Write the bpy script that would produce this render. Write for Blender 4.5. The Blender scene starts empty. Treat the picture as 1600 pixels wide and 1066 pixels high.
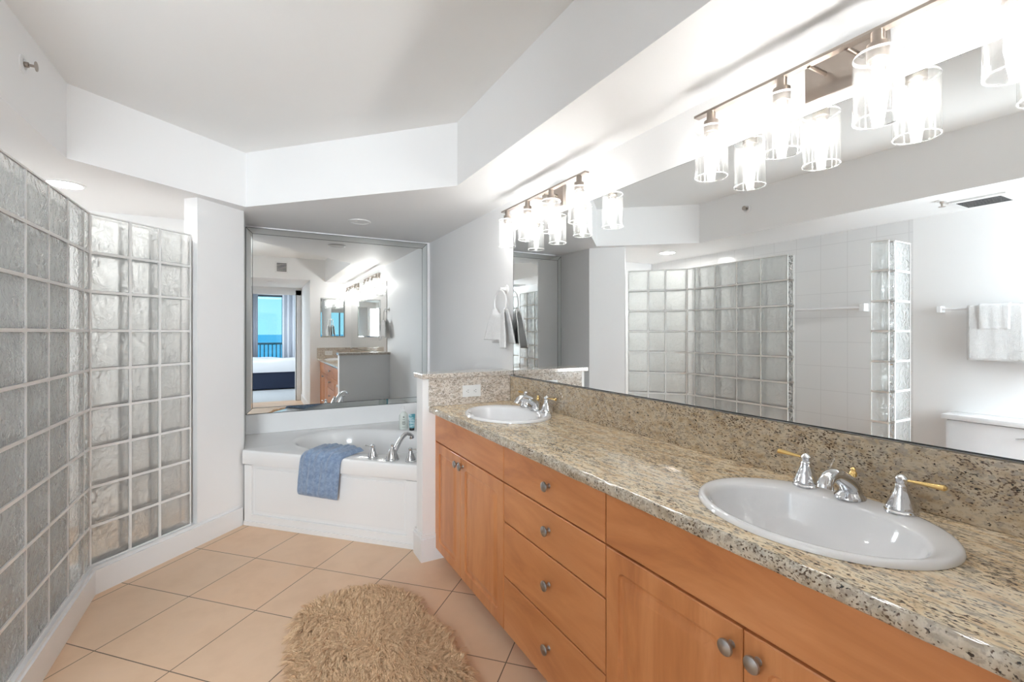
import bpy, bmesh, math, random
import numpy as np
from mathutils import Vector, Matrix
random.seed(7); np.random.seed(7)
PI = math.pi
C = bpy.context.scene.collection
S = bpy.context.scene

# ------------------------------------------------------------------ camera, world, exposure
CAMH = 1.28
cam = bpy.data.cameras.new('camera'); camo = bpy.data.objects.new('camera', cam); C.objects.link(camo)
camo.location = (0, 0, CAMH); camo.rotation_euler = (PI/2, 0, -math.radians(28.68))
cam.sensor_width = 36; cam.lens = 729.5*36/1600; cam.shift_y = -(533-519.3)/1600
cam.clip_start = 0.02; cam.clip_end = 5000
S.camera = camo
S.view_settings.view_transform = 'Standard'; S.view_settings.look = 'None'
S.view_settings.gamma = 1; S.view_settings.use_curve_mapping = False
S.view_settings.exposure = 2.45
S.cycles.max_bounces = 16; S.cycles.diffuse_bounces = 8; S.cycles.glossy_bounces = 10
S.cycles.transmission_bounces = 12; S.cycles.transparent_max_bounces = 24
S.cycles.caustics_reflective = False; S.cycles.caustics_refractive = False
S.cycles.sample_clamp_indirect = 6.0
S.cycles.use_denoising = True

w = bpy.data.worlds.new('sky'); S.world = w; w.use_nodes = True
wn = w.node_tree; wn.nodes.clear()
bg = wn.nodes.new('ShaderNodeBackground'); wo = wn.nodes.new('ShaderNodeOutputWorld')
tc = wn.nodes.new('ShaderNodeTexCoord'); sp = wn.nodes.new('ShaderNodeSeparateXYZ'); cr = wn.nodes.new('ShaderNodeValToRGB')
cr.color_ramp.elements[0].position = 0.0; cr.color_ramp.elements[0].color = (0.30, 0.70, 0.88, 1)
cr.color_ramp.elements[1].position = 0.6; cr.color_ramp.elements[1].color = (0.18, 0.50, 0.85, 1)
wn.links.new(tc.outputs['Generated'], sp.inputs[0]); wn.links.new(sp.outputs['Z'], cr.inputs[0])
wn.links.new(cr.outputs[0], bg.inputs[0]); bg.inputs[1].default_value = 0.28; wn.links.new(bg.outputs[0], wo.inputs[0])

BULB = 20.0        # strength of the vanity bulbs
DOWN = 34.0        # strength of the shower downlight
SIDE = 37.0        # added fill light through the invented opening beside the toilet (W)
BED_FILL = 22.0         # added fill light inside the bedroom, from its left wall (W)

def area(name, loc, rot, sx, sy, power, col=(1, 1, 1)):
    l = bpy.data.lights.new(name, 'AREA'); l.shape = 'RECTANGLE'; l.size = sx; l.size_y = sy; l.energy = power; l.color = col
    o = bpy.data.objects.new(name, l); C.objects.link(o); o.location = loc; o.rotation_euler = rot
    return o
# added fill light before the bedroom's solid left wall, like a side window
area('bedroom_side_fill', (-2.9, -4.0, 1.3), (PI/2, 0, -PI/2), 2.4, 1.8, BED_FILL, (0.86, 0.94, 1))
# added fill light outside an invented opening, behind the camera to the left
area('toilet_side_fill', (-1.30, -.95, 1.45), (PI/2, 0, 0), 1.28, 1.7, SIDE, (.88, .95, 1))
# added fill light under the bedroom ceiling, brightens the bed
area('bedroom_overhead_fill', (.4, -2.5, 2.45), (0, 0, 0), 1.2, .8, 4, (.9, .95, 1))

# ------------------------------------------------------------------ materials
def newmat(name):
    m = bpy.data.materials.new(name); m.use_nodes = True
    nt = m.node_tree; b = nt.nodes['Principled BSDF']
    return m, nt, b
def N(nt, t, **k):
    n = nt.nodes.new(t)
    for a, v in k.items(): setattr(n, a, v)
    return n
def coords(nt, scale=(1, 1, 1), rot=(0, 0, 0)):
    t = N(nt, 'ShaderNodeTexCoord'); mp = N(nt, 'ShaderNodeMapping')
    mp.inputs['Scale'].default_value = scale; mp.inputs['Rotation'].default_value = rot
    nt.links.new(t.outputs['Object'], mp.inputs['Vector']); return mp.outputs[0]
def noise(nt, vec, scale, detail=3, rough=.5, dist=0):
    n = N(nt, 'ShaderNodeTexNoise'); n.inputs['Scale'].default_value = scale; n.inputs['Detail'].default_value = detail
    n.inputs['Roughness'].default_value = rough; n.inputs['Distortion'].default_value = dist
    nt.links.new(vec, n.inputs['Vector']); return n.outputs['Fac']
def ramp(nt, fac, stops):
    r = N(nt, 'ShaderNodeValToRGB'); e = r.color_ramp.elements
    while len(e) < len(stops): e.new(0.5)
    for x, (p, c) in zip(e, stops): x.position = p; x.color = (*c, 1) if len(c) == 3 else c
    nt.links.new(fac, r.inputs[0]); return r.outputs[0]
def mixc(nt, fac, a, b):
    m = N(nt, 'ShaderNodeMix', data_type='RGBA')
    for s, v in ((m.inputs[0], fac), (m.inputs[6], a), (m.inputs[7], b)):
        if hasattr(v, 'links') or isinstance(v, bpy.types.NodeSocket): nt.links.new(v, s)
        else: s.default_value = v if isinstance(v, float) else (*v, 1)
    return m.outputs[2]
def bump(nt, b, h, strength=.3, dist=.01):
    bp = N(nt, 'ShaderNodeBump'); bp.inputs['Strength'].default_value = strength; bp.inputs['Distance'].default_value = dist
    nt.links.new(h, bp.inputs['Height']); nt.links.new(bp.outputs[0], b.inputs['Normal'])
def plain(name, col, rough=.5, metal=0, **k):
    m, nt, b = newmat(name); b.inputs['Base Color'].default_value = (*col, 1)
    b.inputs['Roughness'].default_value = rough; b.inputs['Metallic'].default_value = metal
    for a, v in k.items(): b.inputs[a].default_value = v
    if not metal:
        v = coords(nt); c = ramp(nt, noise(nt, v, 3.0, 2), [(.3, tuple(x*.985 for x in col)), (.7, col)])
        nt.links.new(c, b.inputs['Base Color'])
    return m
def emit(name, col, s):
    m, nt, b = newmat(name); b.inputs['Base Color'].default_value = (0.8, 0.8, 0.8, 1)
    b.inputs['Emission Color'].default_value = (*col, 1); b.inputs['Emission Strength'].default_value = s
    return m
M = {}
m, nt, b = newmat('white_wall_paint'); v = coords(nt)
nt.links.new(ramp(nt, noise(nt, v, 1.5, 2), [(.3, (.86, .86, .86)), (.7, (.88, .88, .88))]), b.inputs['Base Color'])
b.inputs['Roughness'].default_value = .55; bump(nt, b, noise(nt, v, 60, 3), .04, .003); M['paint'] = m
m, nt, b = newmat('ceiling_paint'); v = coords(nt)
nt.links.new(ramp(nt, noise(nt, v, 1.2, 2), [(.3, (.85, .85, .84)), (.7, (.87, .87, .86))]), b.inputs['Base Color'])
b.inputs['Roughness'].default_value = .9; bump(nt, b, noise(nt, v, 90, 4), .06, .003); M['ceil'] = m
M['trim'] = plain('white_trim_paint', (.84, .85, .86), .3)
M['porcelain'] = plain('white_porcelain', (.86, .86, .87), .08, **{'Coat Weight': .5})
M['acrylic'] = plain('white_tub_acrylic', (.83, .83, .83), .12)
M['plastic'] = plain('white_plastic', (.82, .82, .82), .35)
M['slot'] = plain('dark_slot', (.03, .03, .03), .6)
M['chrome'] = plain('chrome', (.72, .73, .75), .08, 1)
M['nickel'] = plain('brushed_nickel', (.40, .35, .31), .3, 1)
M['pewter'] = plain('pewter_knob_metal', (.42, .41, .40), .3, 1)
M['brass'] = plain('polished_brass', (.85, .60, .25), .15, 1)
M['mirror'] = plain('mirror_silver', (.90, .915, .91), .0, 1)
M['bevel'] = plain('mirror_bevel_silver', (.86, .89, .88), .01, 1)
M['edge'] = plain('mirror_dark_edge', (.03, .035, .035), .3)
M['black'] = plain('black_plastic', (.02, .02, .02), .4)
M['bulb'] = emit('lit_bulb', (1, .99, .975), BULB)
M['down'] = emit('lit_downlight', (1, .98, .95), DOWN)

# floor tile, laid at forty-five degrees
m, nt, b = newmat('beige_floor_tile'); t = N(nt, 'ShaderNodeTexCoord'); s_ = N(nt, 'ShaderNodeSeparateXYZ')
nt.links.new(t.outputs['Object'], s_.inputs[0])
def mth(op, a, c=None, nt=nt):
    n = N(nt, 'ShaderNodeMath', operation=op)
    for i, x in enumerate((a, c)):
        if x is None: continue
        if isinstance(x, (int, float)): n.inputs[i].default_value = x
        else: nt.links.new(x, n.inputs[i])
    return n.outputs[0]
r2 = math.sqrt(.5); P_ = .4015
ca = mth('MULTIPLY', mth('ADD', s_.outputs[0], s_.outputs[1]), r2/P_)
cb = mth('MULTIPLY', mth('SUBTRACT', s_.outputs[1], s_.outputs[0]), r2/P_)
ca = mth('ADD', ca, 10 - (1.729/P_) % 1); cb = mth('ADD', cb, 10 - (1.735/P_) % 1)
def dist_line(c):
    f = mth('FRACT', c); return mth('MINIMUM', f, mth('SUBTRACT', 1.0, f))
d = mth('MINIMUM', dist_line(ca), dist_line(cb))
grout = mth('LESS_THAN', d, .0022/P_)
comb = N(nt, 'ShaderNodeCombineXYZ'); nt.links.new(mth('FLOOR', ca), comb.inputs[0]); nt.links.new(mth('FLOOR', cb), comb.inputs[1])
wnz = N(nt, 'ShaderNodeTexWhiteNoise', noise_dimensions='2D'); nt.links.new(comb.outputs[0], wnz.inputs['Vector'])
v = coords(nt)
c1 = ramp(nt, noise(nt, v, 5, 4, .6), [(.3, (.70, .465, .295)), (.55, (.76, .52, .34)), (.8, (.72, .505, .35))])
c2 = mixc(nt, mth('MULTIPLY', wnz.outputs[0], .35), c1, (.68, .56, .43))
c3 = mixc(nt, grout, c2, (.16, .11, .075))
nt.links.new(c3, b.inputs['Base Color']); b.inputs['Roughness'].default_value = .38
bump(nt, b, mth('MINIMUM', d, .012), .35, .02); M['tile'] = m

def wood(name, rot, sc):
    m, nt, b = newmat(name); v = coords(nt, sc, rot)
    f = noise(nt, v, 1.0, 5, .6, .8)
    c = ramp(nt, f, [(.28, (.46, .170, .060)), (.45, (.60, .245, .088)), (.6, (.68, .300, .118)), (.78, (.57, .230, .082))])
    f2 = noise(nt, coords(nt, tuple(x*5 for x in sc), rot), 1.0, 3, .6)
    c = mixc(nt, mth('MULTIPLY', f2, .25, nt), c, (.42, .14, .05))
    nt.links.new(c, b.inputs['Base Color']); b.inputs['Roughness'].default_value = .32
    return m
M['wood_v'] = wood('cherry_wood_upright_grain', (0, 0, 0), (9, 9, 1.6))
M['wood_h'] = wood('cherry_wood_level_grain', (0, 0, 0), (9, 1.8, 7))

def granite(name, rot, sc, dark=1.0, base=None):
    m, nt, b = newmat(name); v = coords(nt, sc, rot)
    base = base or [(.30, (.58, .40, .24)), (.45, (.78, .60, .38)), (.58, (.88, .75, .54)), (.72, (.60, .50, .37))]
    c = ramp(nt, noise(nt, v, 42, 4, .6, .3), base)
    g = noise(nt, v, 95, 3, .6)
    c = mixc(nt, ramp(nt, g, [(.52, (0, 0, 0)), (.60, (.8, .8, .8))]), c, (.36, .31, .25))
    w2 = noise(nt, v, 14, 2, .5)
    th = noise(nt, v, 240, 2, .5, .2)
    comb = mth('ADD', th, mth('MULTIPLY', mth('SUBTRACT', w2, .5, nt), .35, nt), nt)
    c = mixc(nt, ramp(nt, comb, [(.60-.01*dark, (0, 0, 0)), (.66, (1, 1, 1))]), c, (.10, .062, .038))
    th2 = noise(nt, v, 150, 2, .5, .4)
    c = mixc(nt, ramp(nt, th2, [(.66, (0, 0, 0)), (.70, (1, 1, 1))]), c, (.022, .018, .016))
    nt.links.new(c, b.inputs['Base Color']); b.inputs['Roughness'].default_value = .1
    b.inputs['Coat Weight'].default_value = .3; b.inputs['Coat Roughness'].default_value = .03
    return m
M['granite_top'] = granite('cream_granite_top', (0, 0, .22), (1.15, .42, 1))
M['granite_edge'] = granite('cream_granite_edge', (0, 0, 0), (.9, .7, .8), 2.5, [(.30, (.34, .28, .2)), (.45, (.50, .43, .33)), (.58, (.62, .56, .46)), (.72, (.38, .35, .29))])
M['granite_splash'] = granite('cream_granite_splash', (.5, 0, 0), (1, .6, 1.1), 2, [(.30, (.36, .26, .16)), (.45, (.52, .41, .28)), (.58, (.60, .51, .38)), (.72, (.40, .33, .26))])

# glass block: thin water-clear wavy glass that lets light pass
def glassblock(name):
    m, nt, b = newmat(name); nt.nodes.remove(b); out = [n for n in nt.nodes if n.type == 'OUTPUT_MATERIAL'][0]
    v = coords(nt)
    h = noise(nt, v, 17, 2, .5, 2.2)
    bp = N(nt, 'ShaderNodeBump'); bp.inputs['Strength'].default_value = .55; bp.inputs['Distance'].default_value = .025
    nt.links.new(h, bp.inputs['Height'])
    gl = N(nt, 'ShaderNodeBsdfGlass'); gl.inputs['IOR'].default_value = 1.13; gl.inputs['Roughness'].default_value = .04
    gl.inputs['Color'].default_value = (.93, .95, .94, 1); nt.links.new(bp.outputs[0], gl.inputs['Normal'])
    tr = N(nt, 'ShaderNodeBsdfTransparent'); tr.inputs[0].default_value = (.955, .965, .96, 1)
    gs = N(nt, 'ShaderNodeBsdfGlossy'); gs.inputs['Roughness'].default_value = .03; nt.links.new(bp.outputs[0], gs.inputs['Normal'])
    fr = N(nt, 'ShaderNodeFresnel'); fr.inputs[0].default_value = 1.5; nt.links.new(bp.outputs[0], fr.inputs['Normal'])
    df = N(nt, 'ShaderNodeAddShader'); d1 = N(nt, 'ShaderNodeBsdfDiffuse'); d1.inputs[0].default_value = (.44, .45, .445, 1); d2 = N(nt, 'ShaderNodeBsdfTranslucent'); d2.inputs[0].default_value = (.48, .49, .485, 1)
    nt.links.new(d1.outputs[0], df.inputs[0]); nt.links.new(d2.outputs[0], df.inputs[1])
    a = N(nt, 'ShaderNodeMixShader'); a.inputs[0].default_value = .72; nt.links.new(gl.outputs[0], a.inputs[1]); nt.links.new(tr.outputs[0], a.inputs[2])
    a2 = N(nt, 'ShaderNodeMixShader'); a2.inputs[0].default_value = .38; nt.links.new(a.outputs[0], a2.inputs[1]); nt.links.new(df.outputs[0], a2.inputs[2])
    a3 = N(nt, 'ShaderNodeMixShader'); nt.links.new(fr.outputs[0], a3.inputs[0]); nt.links.new(a2.outputs[0], a3.inputs[1]); nt.links.new(gs.outputs[0], a3.inputs[2])
    nt.links.new(a3.outputs[0], out.inputs[0]); return m
M['block'] = glassblock('wavy_block_glass')
M['mortar'] = plain('white_mortar', (.85, .85, .84), .6)
def thin_glass(name, tint, refl, haze=.0):
    m, nt, b = newmat(name); nt.nodes.remove(b); out = [n for n in nt.nodes if n.type == 'OUTPUT_MATERIAL'][0]
    tr = N(nt, 'ShaderNodeBsdfTransparent'); tr.inputs[0].default_value = (*tint, 1)
    gs = N(nt, 'ShaderNodeBsdfGlossy'); gs.inputs['Roughness'].default_value = .03
    lw = N(nt, 'ShaderNodeLayerWeight'); lw.inputs[0].default_value = .35
    k = ramp(nt, lw.outputs['Facing'], [(0, (refl,)*3), (.75, (refl*2,)*3), (1, (.75,)*3)])
    a = N(nt, 'ShaderNodeMixShader'); nt.links.new(k, a.inputs[0]); nt.links.new(tr.outputs[0], a.inputs[1]); nt.links.new(gs.outputs[0], a.inputs[2])
    if haze:
        tl = N(nt, 'ShaderNodeBsdfTranslucent'); tl.inputs[0].default_value = (.9, .9, .9, 1)
        a2 = N(nt, 'ShaderNodeMixShader'); a2.inputs[0].default_value = haze
        nt.links.new(a.outputs[0], a2.inputs[1]); nt.links.new(tl.outputs[0], a2.inputs[2]); a = a2
    nt.links.new(a.outputs[0], out.inputs[0]); return m
M['shade'] = thin_glass('clear_shade_glass', (.97, .97, .965), .05, .014)
M['rim'] = thin_glass('cut_glass_rim', (.93, .95, .94), .35, .45)
M['pane'] = thin_glass('window_pane_glass', (.95, .98, .98), .04)
m, nt, b = newmat('shower_wall_tile'); v = coords(nt)
br = N(nt, 'ShaderNodeTexBrick'); br.offset = 0; br.inputs['Scale'].default_value = 1; br.inputs['Brick Width'].default_value = .2; br.inputs['Row Height'].default_value = .2
br.inputs['Mortar Size'].default_value = .0025; br.inputs['Color1'].default_value = (.80, .80, .80, 1); br.inputs['Color2'].default_value = (.79, .79, .79, 1); br.inputs['Mortar'].default_value = (.70, .70, .70, 1)
cx_ = N(nt, 'ShaderNodeCombineXYZ'); sx_ = N(nt, 'ShaderNodeSeparateXYZ'); nt.links.new(v, sx_.inputs[0])
nt.links.new(mth('ADD', sx_.outputs[0], sx_.outputs[1], nt), cx_.inputs[0]); nt.links.new(sx_.outputs[2], cx_.inputs[1])
nt.links.new(cx_.outputs[0], br.inputs['Vector']); nt.links.new(br.outputs[0], b.inputs['Base Color']); b.inputs['Roughness'].default_value = .15
M['stile'] = m
def terry(name, c1, c2, sc=220, st=.9):
    m, nt, b = newmat(name); v = coords(nt)
    nt.links.new(ramp(nt, noise(nt, v, 40, 4, .7), [(.35, c1), (.65, c2)]), b.inputs['Base Color'])
    b.inputs['Roughness'].default_value = .95; b.inputs['Sheen Weight'].default_value = .4
    bump(nt, b, noise(nt, v, sc, 2, .6), st, .006); return m
M['blue_terry'] = terry('blue_terry', (.17, .25, .40), (.31, .41, .57), 200)
M['white_terry'] = terry('white_terry', (.80, .80, .80), (.86, .86, .86))
M['sheet'] = plain('white_bed_linen', (.82, .83, .86), .8)
M['navy'] = plain('navy_upholstery', (.012, .022, .055), .7)
M['carpet'] = terry('grey_blue_carpet', (.42, .45, .48), (.50, .53, .56), 150)
M['curtain'] = plain('white_curtain', (.78, .80, .86), .8)
M['teal_metal'] = plain('teal_railing_paint', (.01, .12, .15), .4)
M['sea'] = plain('sea_water', (.10, .66, .80), .5)
m, nt, b = newmat('sheepskin_fibre'); v = coords(nt)
gi = N(nt, 'ShaderNodeNewGeometry'); nt.links.new(ramp(nt, gi.outputs['Random Per Island'], [(.0, (.50, .32, .18)), (.4, (.76, .53, .32)), (1., (.96, .74, .49))]), b.inputs['Base Color']); b.inputs['Roughness'].default_value = .8
M['fur'] = m
M['hide'] = plain('sheepskin_backing', (.66, .47, .30), .9)

# ------------------------------------------------------------------ helpers
def link(o): C.objects.link(o); return o
def tag(o, label=None, cat=None, group=None, kind=None):
    for k_, v_ in (('label', label), ('category', cat), ('group', group), ('kind', kind)):
        if v_: o[k_] = v_
    return o
def empty(name, loc, label, cat, group=None):
    o = bpy.data.objects.new(name, None); o.empty_display_size = .05; link(o); o.location = loc
    return tag(o, label, cat, group)
def wloc(o):
    v_ = Vector((0, 0, 0))
    while o: v_ += o.location; o = o.parent
    return v_
def obj(name, bm, mats, parent=None, smooth=False, origin=None, label=None):
    if not isinstance(mats, (list, tuple)): mats = [mats]
    if parent is not None: off = wloc(parent)
    elif origin is not None: off = Vector(origin)
    else:
        vs = [v_.co for v_ in bm.verts]
        off = Vector((sum(v_.x for v_ in vs)/len(vs), sum(v_.y for v_ in vs)/len(vs), min(v_.z for v_ in vs)))
    for v_ in bm.verts: v_.co -= off
    me = bpy.data.meshes.new(name); bm.normal_update()
    bm.to_mesh(me); bm.free()
    for mm in mats: me.materials.append(mm)
    if smooth:
        for p in me.polygons: p.use_smooth = True
        if smooth != 'all': me.set_sharp_from_angle(angle=math.radians(smooth if isinstance(smooth, (int, float)) and smooth is not True else 35))
    o = bpy.data.objects.new(name, me); link(o)
    if parent is not None: o.parent = parent
    else: o.location = off
    if label: o['label'] = label
    return o
def box(bm, x0, x1, y0, y1, z0, z1, mat=0, bev=0, mtx=None):
    b_ = bmesh.new() if bev else bm
    vs = [b_.verts.new((x, y, z)) for z in (z0, z1) for x, y in ((x0, y0), (x1, y0), (x1, y1), (x0, y1))]
    fs = [(0, 3, 2, 1), (4, 5, 6, 7), (0, 1, 5, 4), (1, 2, 6, 5), (2, 3, 7, 6), (3, 0, 4, 7)]
    for f in fs: b_.faces.new([vs[i] for i in f]).material_index = mat
    if bev:
        bmesh.ops.bevel(b_, geom=list(b_.edges), offset=bev, segments=2, affect='EDGES', profile=.6)
        merge(bm, b_, mtx); b_.free()
    elif mtx is not None:
        for v_ in vs: v_.co = mtx @ v_.co
def merge(dst, src, mtx=None, mat=None):
    mp = {}
    for v_ in src.verts: mp[v_] = dst.verts.new(mtx @ v_.co if mtx is not None else v_.co)
    for f in src.faces:
        try: g = dst.faces.new([mp[v_] for v_ in f.verts]); g.material_index = f.material_index if mat is None else mat
        except ValueError: pass
def bx(*a, **k):
    bm = bmesh.new(); box(bm, *a, **k); return bm
def prism(bm, pts, z0, z1, mat=0):
    n = len(pts); area_ = sum(pts[i][0]*pts[(i+1) % n][1]-pts[(i+1) % n][0]*pts[i][1] for i in range(n))
    if area_ < 0: pts = pts[::-1]
    lo = [bm.verts.new((x, y, z0)) for x, y in pts]; hi = [bm.verts.new((x, y, z1)) for x, y in pts]
    bm.faces.new(hi).material_index = mat; bm.faces.new(lo[::-1]).material_index = mat
    for i in range(n): bm.faces.new([lo[i], lo[(i+1) % n], hi[(i+1) % n], hi[i]]).material_index = mat
def lathe(bm, prof, c=(0, 0, 0), seg=24, axis='Z', mtx=None, sx=1, sy=1, mat=0, cap=True):
    rings = []
    T = Matrix.Translation(c) @ (mtx if mtx is not None else Matrix.Identity(4))
    if axis == 'X': T = T @ Matrix.Rotation(PI/2, 4, 'Y')
    if axis == 'Y': T = T @ Matrix.Rotation(-PI/2, 4, 'X')
    for r, z in prof:
        rings.append([bm.verts.new(T @ Vector((r*sx*math.cos(2*PI*i/seg), r*sy*math.sin(2*PI*i/seg), z))) for i in range(seg)])
    for a, b_ in zip(rings, rings[1:]):
        for i in range(seg): bm.faces.new([a[i], a[(i+1) % seg], b_[(i+1) % seg], b_[i]]).material_index = mat
    if cap:
        for rg, rv in ((rings[0], True), (rings[-1], False)):
            bm.faces.new(rg[::-1] if rv else rg).material_index = mat
def tube(bm, pts, rad, seg=12, mat=0, cap=True, flat=1.0):
    pts = [Vector(p) for p in pts]; n = len(pts); rad = rad if isinstance(rad, (list, tuple)) else [rad]*n
    rings = []; up = None
    for i, p in enumerate(pts):
        t = (pts[min(i+1, n-1)]-pts[max(i-1, 0)]).normalized()
        if up is None: up = Vector((0, 0, 1)) if abs(t.z) < .9 else Vector((1, 0, 0))
        a = t.cross(up).normalized(); u = a.cross(t).normalized(); up = u
        rings.append([bm.verts.new(p+a*rad[i]*math.cos(2*PI*k/seg)+u*rad[i]*flat*math.sin(2*PI*k/seg)) for k in range(seg)])
    for a, b_ in zip(rings, rings[1:]):
        for k in range(seg): bm.faces.new([a[k], a[(k+1) % seg], b_[(k+1) % seg], b_[k]]).material_index = mat
    if cap: bm.faces.new(rings[0][::-1]).material_index = mat; bm.faces.new(rings[-1]).material_index = mat
def sweep_fix(bm): bmesh.ops.recalc_face_normals(bm, faces=list(bm.faces)); return bm
def spline(pts, n=8):
    pts = [Vector(p) for p in pts]; out = []
    for i in range(len(pts)-1):
        p0, p1, p2, p3 = pts[max(i-1, 0)], pts[i], pts[i+1], pts[min(i+2, len(pts)-1)]
        for k in range(n):
            t = k/n
            out.append(.5*((2*p1)+(-p0+p2)*t+(2*p0-5*p1+4*p2-p3)*t*t+(-p0+3*p1-3*p2+p3)*t**3))
    out.append(pts[-1]); return out
def copy_tree(o, parent=None):
    c = o.copy(); C.objects.link(c)
    if parent is not None: c.parent = parent
    for ch in list(o.children): copy_tree(ch, c)
    return c
def struct(name, bm, m_, smooth=False, origin=(0, 0, 0)):
    o = obj(name, bm, m_, None, smooth, origin=origin); o['kind'] = 'structure'; return o

# ------------------------------------------------------------------ setting
XV = 1.378; YB = 4.08; YF = .10; XR = -1.38; ZS = 2.09; ZC = 2.44
def tocorner(bm): return bm
struct('floor', bx(XR-.1, XV+.1, -1.55, YB+.1, -.1, 0), M['tile'])
struct('ceiling', bx(XR-.1, XV+.1, YF-.02, YB+.1, ZC, ZC+.1), M['ceil'])
bm = bmesh.new()
prism(bm, [(XR, YF), (-.775, YF), (-.775, 2.90), (-.062, 3.475), (.973, 2.408), (.973, YF), (XV, YF), (XV, YB), (XR, YB)], ZS, ZC)
struct('ceiling_soffit', bm, M['paint'])
struct('wall_right', bx(XV, XV+.1, YF-.1, YB+.1, 0, ZC+.1), M['paint'])
struct('wall_back', bx(XR-.1, XV, YB, YB+.1, 0, ZC+.1), M['paint'])
bm = bx(XR-.1, XR, YF-.1, 1.555, 0, ZC+.1); struct('wall_left', bm, M['paint'])
struct('wall_left_shower', bx(XR-.1, XR, 1.555, YB, 0, ZC+.1), M['stile'])
bm = bmesh.new()
box(bm, .745, XV, YF-.12, YF, 0, ZC+.1); box(bm, XR, -1.33, YF-.12, YF, 0, ZC+.1); box(bm, -.59, -.5, YF-.12, YF, 0, ZC+.1); box(bm, -1.33, -.59, YF-.12, YF, 0, .77); box(bm, -1.33, -.59, YF-.12, YF, 2.07, ZC+.1); box(bm, -.5, .745, YF-.12, YF, 2.11, ZC+.1)  # opening beside the toilet is invented, out of view, to let fill light in
struct('wall_front', bm, M['paint'])
# short wall between shower and tub, cut at forty-five degrees
bm = bmesh.new()
prism(bm, [(-.312, 3.365), (-.075, 3.602), (-.075, YB), (-.175, YB), (-.175, 3.66), (-.385, 3.435)], 0, ZS)
struct('wall_pier', bm, M['paint'])
bm = bmesh.new(); box(bm, .812, XV, 2.525, 2.63, 0, 1.02); struct('wall_pony', bm, M['paint'])
# baseboard of pony wall
bm = bmesh.new()
prism(bm, [(.80, 2.511), (.80, 2.66), (.812, 2.66), (.812, 2.525), (.95, 2.525), (.95, 2.511)], 0, .125)
prism(bm, [(.805, 2.517), (.805, 2.66), (.812, 2.66), (.812, 2.525), (.95, 2.525), (.95, 2.517)], .125, .145)
struct('baseboard_pony', bm, M['trim'])
# curb and baseboard under the glass blocks
R0 = (-.688, 2.968)
def along45(s, off=0): # s metres from the bend towards the pier, off into the shower
    return (R0[0]+s*r2-off*r2, R0[1]+s*r2+off*r2)
bm = bmesh.new()
e = .0
o1 = [(-.688, 1.9), R0, along45(.845), (-.075, 3.61)]
i1 = [along45(.77, .13), (-.818, 2.968+.054), (-.818, 1.9)]
prism(bm, [(-.688, 1.0), R0, along45(.862), along45(.53, .135), (-.823, 3.024), (-.823, 1.0)], 0, .118)
prism(bm, [(-.697, 1.0), (-.697, 2.972), along45(.862, .012), along45(.53, .135), (-.823, 3.024), (-.823, 1.0)], .118, .134)
struct('baseboard_left', bm, M['trim'])
# passage to the bedroom, and the bedroom
bm = bmesh.new(); box(bm, .745, .845, -1.5, YF-.12, 0, 2.3); struct('wall_passage_right', bm, M['paint'])
bm = bmesh.new(); box(bm, -.60, -.50, -1.5, YF-.12, 0, 2.3); struct('wall_passage_left', bm, M['paint'])
struct('ceiling_passage', bx(-.6, .845, -1.5, YF-.12, 2.11, 2.2), M['ceil'])
bm = bmesh.new(); box(bm, .655, 3.4, -1.62, -1.5, 0, 2.6); box(bm, -3, -.42, -1.62, -1.5, 0, 2.6); box(bm, -.42, .655, -1.62, -1.5, 1.985, 2.6)
struct('wall_bedroom_front', bm, M['paint'])
bm = bmesh.new(); box(bm, .645, .735, -1.5, -1.485, 0, 2.065); box(bm, -.5, .735, -1.5, -1.485, 1.975, 2.065); box(bm, .640, .655, -1.64, -1.485, 0, 1.985)
struct('trim_1', bm, M['trim'])
struct('baseboard_passage', bx(.731, .745, -1.48, YF-.12, 0, .12), M['trim'])
struct('floor_bedroom', bx(-3, 3.4, -6.6, -1.55, -.1, -.002), M['carpet'])
struct('ceiling_bedroom', bx(-3, 3.4, -6.5, -1.5, 2.5, 2.6), M['ceil'])
bm = bmesh.new(); box(bm, -3.1, -3, -6.5, -1.5, 0, 2.6); struct('wall_bedroom_left', bm, M['paint'])
bm = bmesh.new(); box(bm, 3.4, 3.5, -6.5, -1.5, 0, 2.6); struct('wall_bedroom_right', bm, M['paint'])
bm = bmesh.new(); box(bm, 1.9, 3.4, -6.3, -6.2, 0, 2.6); box(bm, -3, -1.5, -6.3, -6.2, 0, 2.6); box(bm, -1.5, 1.9, -6.3, -6.2, 2.3, 2.6)
struct('wall_bedroom_back', bm, M['paint'])
wf = bmesh.new()
for x in (-1.47, -.55, .64, 1.87): box(wf, x-.025, x+.025, -6.28, -6.22, 0, 2.3)
box(wf, -1.5, 1.9, -6.28, -6.22, 2.25, 2.3); box(wf, -1.5, 1.9, -6.28, -6.22, 0, .05)
wfo = struct('window_1', wf, plain('dark_window_frame', (.05, .07, .09), .4))
gp = obj('window_pane', bx(-1.5, 1.9, -6.252, -6.248, .05, 2.25), M['pane'], wfo)
struct('floor_balcony', bx(-3, 3.4, -8.1, -6.6, -.12, -.02), M['paint'])
bm = bmesh.new(); box(bm, -3, 3.4, -8.02, -7.95, .90, .96); box(bm, -3, 3.4, -8.0, -7.97, .08, .12)
for i in range(58): box(bm, -3+i*.11, -3+i*.11+.03, -8.0, -7.97, -.02, .92)
tag(obj('balcony_railing', bm, M['teal_metal']), 'dark teal balcony railing beyond the bedroom window, reflected in the tub mirror', 'railing')
bm = bmesh.new(); box(bm, -2500, 2500, -4000, -30, -18.2, -18); o = struct('sea', bm, M['sea'])

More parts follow.
